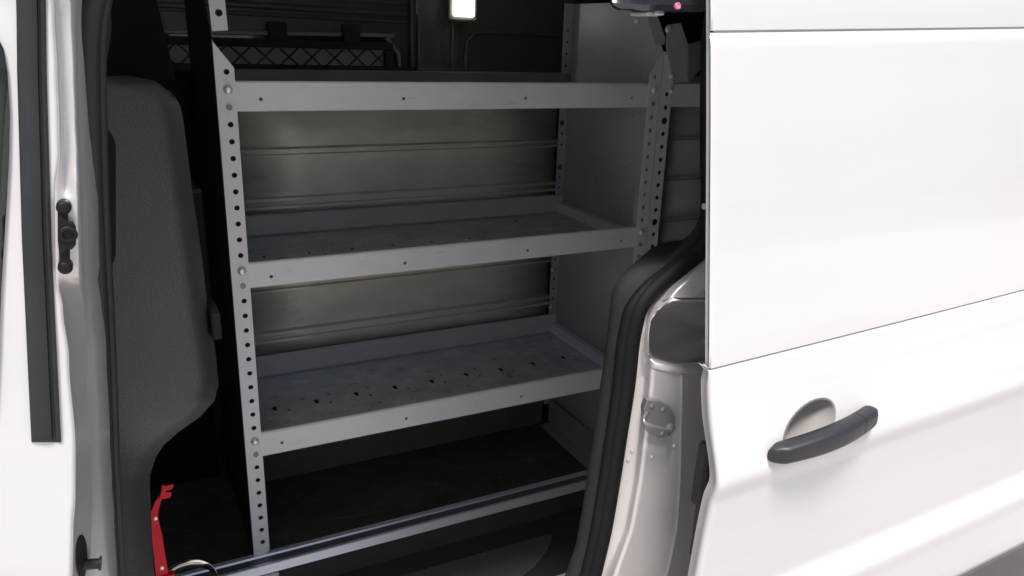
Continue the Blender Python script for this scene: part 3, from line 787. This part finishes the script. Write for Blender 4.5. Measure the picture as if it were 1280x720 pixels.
# roof brackets above the uprights
q = [(p.x, p.z) for p in [onY(x, y, YF + .02) for x, y in ((256, -40), (277, -40), (285, 38), (265, 39))]]
hc = onY(273.5, 16, YF + .02)
mb = MB(); mb.plate((0, YF + .02, 0), (1, 0, 0), (0, 0, 1), q, [circ(hc.x, hc.z, .007)], t=-.002); mb.build('roof_bracket', 'upright', unit)
q = [(p.x, p.z) for p in [onY(x, y, YF + .01) for x, y in ((796, -30), (806, -30), (832, 50), (830, 56), (819, 56), (806, 10))]]
mb = MB(); mb.plate((0, YF + .01, 0), (1, 0, 0), (0, 0, 1), q, (), t=-.002); mb.build('roof_bracket', 'side', unit)
for (x, y, Y, r) in ((738, 25, 2.02, .006), (796, 26, 1.72, .008), (688, 384, YB - .014, .008), (690, 337, YB - .014, .007)):
    bolt(onY(x, y, Y), spr, r)

# ================================================================== SECOND UNIT (to the right)
u2 = thing('shelving_unit', 'narrow slice of a second grey unit with ribbed back, right of the three-tray shelving', 'shelving unit', (1.65, YF, ZF))
X2 = XR + .003; X2R = 2.25
hs = [circ(.0205, hz(k) - .010, .0062) for k in range(1, 17) if k not in (3, 11)] + [circ(.0205, hz(3) - .010, .0095, 14), circ(.0205, hz(11) - .010, .0095, 14)]
out2 = [(0, -1.222), (.036, -1.222), (.036, -.10), (.036, -.03), (.0, -.03)]
mb = MB(); mb.plate((X2, YF + .001, 0), (1, 0, 0), (0, 0, 1), out2, hs, t=-.0022); u2r = mb.build('upright', 'upright', u2)
mb = MB(); mb.box((X2 + .002, YF + .016, -1.21), (X2 + .04, YF + .0175, -.09)); mb.build('hole_dark_plate', 'black', u2r)  # added dark plate, so that the holes before it read dark
mb = MB(); mb.box((X2, YF + .004, -1.222), (X2 + .0018, YB, -.03)); mb.build('side_panel', 'side', u2)
mb = MB(); mb.plate((X2R, YF + .004, 0), (0, 1, 0), (0, 0, 1), rect(0, -1.222, YB - YF, -.03), (), t=-.0016); mb.build('side_panel', 'side', u2)
mb = MB()
yf = YF + .004
pts = [(YB - .02, -.113), (YB - .018, -.168), (yf + .02, -.168), (yf + .003, -.168), (yf, -.165), (yf, -.111), (yf + .002, -.108), (yf + .012, -.108)]
mb.loft([[Vector((X, y, z)) for y, z in pts] for X in (X2 + .034, 1.6, X2R)]); mb.build('shelf', 'steel', u2, smooth=True, angle=30)
bp2 = backpanel(-.17, -1.2, [(z * .825, .008) for z in (-.318, -.455, -.600, -.690, -.833)], X2 + .03, X2R - .004, 1.74, u2, 'side')
q = [(p.x, p.z) for p in [onY(x, y, YF - .003) for x, y in ((834, 31), (851, 29), (860, 56), (859, 103), (842, 103), (833, 58))]]
mb = MB(); mb.plate((0, YF - .003, 0), (1, 0, 0), (0, 0, 1), q, (), t=-.0022); b2 = mb.build('end_bracket', 'side', u2)
a = [onY(x, y, Y) for x, y, Y in ((860, 56, 1.652), (875, 51, 1.71), (877, 85, 1.71), (860, 103, 1.652))]
mb = MB(); mb.add(a, [(0, 1, 2, 3)]); mb.build('bracket_wing', 'upright', b2, solid=.002)
for (x, y, r) in ((835, 37, .009), (839, 95, .0075)): bolt(onY(x, y, YF - .0055), b2, r)
bolt(onY(839, 114, YF - .002), u2r, .006)
bolt(onY(819, 318, YF - .002), u2r, .005)

# ================================================================== EXTINGUISHER BRACKET (red)
YR = 1.25
eb = thing('extinguisher_bracket', 'red metal bracket with clawed top and loose steel band behind the pillar trim', 'bracket', onY(205, 760, YR))
def rb(x, y, d=0): return onY(x, y, YR + d)
mb = MB()
spine = [(196, 800), (204, 760), (203, 725), (200, 700), (196, 670), (192, 648), (193, 640), (197, 628), (201, 620)]
rows = []
for (x, y), hw in zip(spine, (8, 8, 8, 7.2, 6.4, 5.2, 4.2, 3.0, 2.6)):
    t = 0
    rows.append([rb(x - hw, y, 0), rb(x - hw*.9, y, -.003), rb(x + hw*.9, y, -.003 ), rb(x + hw, y, .002), rb(x + hw, y, .012)])
mb.loft(rows)
ebb = mb.build('backplate', 'red', eb, smooth=True, angle=30, solid=.002)
mb = MB()
claw = [[(199, 623), (201.5, 613), (202.5, 606.5), (204, 605.5), (205.5, 607.5), (217.5, 605), (216.5, 609), (214, 612), (207.5, 613.5), (207, 615.5), (214, 615), (214, 619.5), (212.5, 622), (203, 624)]]
for c in claw:
    t1 = [rb(x, y, -.004) for x, y in c]; b1 = [rb(x, y, .008) for x, y in c]; k = len(c)
    mb.add(t1 + b1, [tuple(range(k)), tuple(range(2*k-1, k-1, -1))] + [(i, (i+1) % k, k + (i+1) % k, k + i) for i in range(k)])
mb.build('claw', 'red', eb, bevel=.0008)
for (x, y) in ((194, 648), (202, 710)):
    mb = MB(); mb.lathe(rb(x, y, -.003), (0, -1, .1), [(.0035, 0), (.0035, .0012), (.002, .002)], 12); mb.build('rivet', 'chrome', ebb, smooth=True)
# steel band loop: a thin strip standing on edge
mb = MB()
loop = smooth_path([rb(206, 716, 0), rb(212, 709, .01), rb(222, 703, .02), rb(236, 699.5, .03), rb(252, 700, .035), rb(264, 706, .03), rb(271, 716, .02), rb(273, 730, .0), rb(262, 750, -.02)], 6)
rows = [[p + Vector((0, -.001, .0)), p + Vector((0.003, .010, -.026))] for p in loop]
mb.loft(rows); mb.build('steel_band', 'band', eb, smooth=True, angle=180, solid=.0012)
p = rb(204, 722, -.004); mb = MB(); mb.box((p.x - .010, p.y - .004, p.z - .03), (p.x + .018, p.y + .010, p.z + .004)); mb.build('band_clamp', 'red', eb, bevel=.002)

# ================================================================== light, sky, camera
world = bpy.data.worlds.new("World"); scene.world = world; world.use_nodes = True
nt = world.node_tree; bg = nt.nodes['Background']
sky = nt.nodes.new('ShaderNodeTexSky'); sky.sky_type = 'NISHITA'; sky.sun_disc = False
EL, AZ = math.radians(68), math.radians(208)      # azimuth clockwise from +Y
sky.sun_elevation = EL; sky.sun_rotation = AZ; sky.dust_density = 3.0; sky.air_density = 1.0; sky.ozone_density = .6
nt.links.new(sky.outputs['Color'], bg.inputs['Color']); bg.inputs['Strength'].default_value = .15
sd = bpy.data.lights.new('sun', 'SUN'); sd.energy = 5.0; sd.angle = math.radians(12); sd.color = (1, .97, .94)
so = bpy.data.objects.new('sun', sd); COL.objects.link(so)
dirv = Vector((math.sin(AZ) * math.cos(EL), math.cos(AZ) * math.cos(EL), math.sin(EL)))
so.rotation_euler = dirv.to_track_quat('Z', 'Y').to_euler(); so.location = (0, -3, 6)
cam = bpy.data.cameras.new('camera'); cam.sensor_width = 36; cam.lens = F / 1280 * 36; cam.clip_end = 500; cam.clip_start = .02
co = bpy.data.objects.new('camera', cam); COL.objects.link(co); scene.camera = co
r_ = RW @ Vector((1, 0, 0)); u_ = RW @ Vector((0, -1, 0)); b_ = RW @ Vector((0, 0, -1))
mw = Matrix((r_, u_, b_)).transposed().to_4x4(); mw.translation = Vector((0, 0, H)); co.matrix_world = mw
cam.dof.use_dof = False
scene.view_settings.view_transform = 'Standard'; scene.view_settings.look = 'None'; scene.view_settings.exposure = 0
scene.cycles.max_bounces = 10; scene.cycles.diffuse_bounces = 6
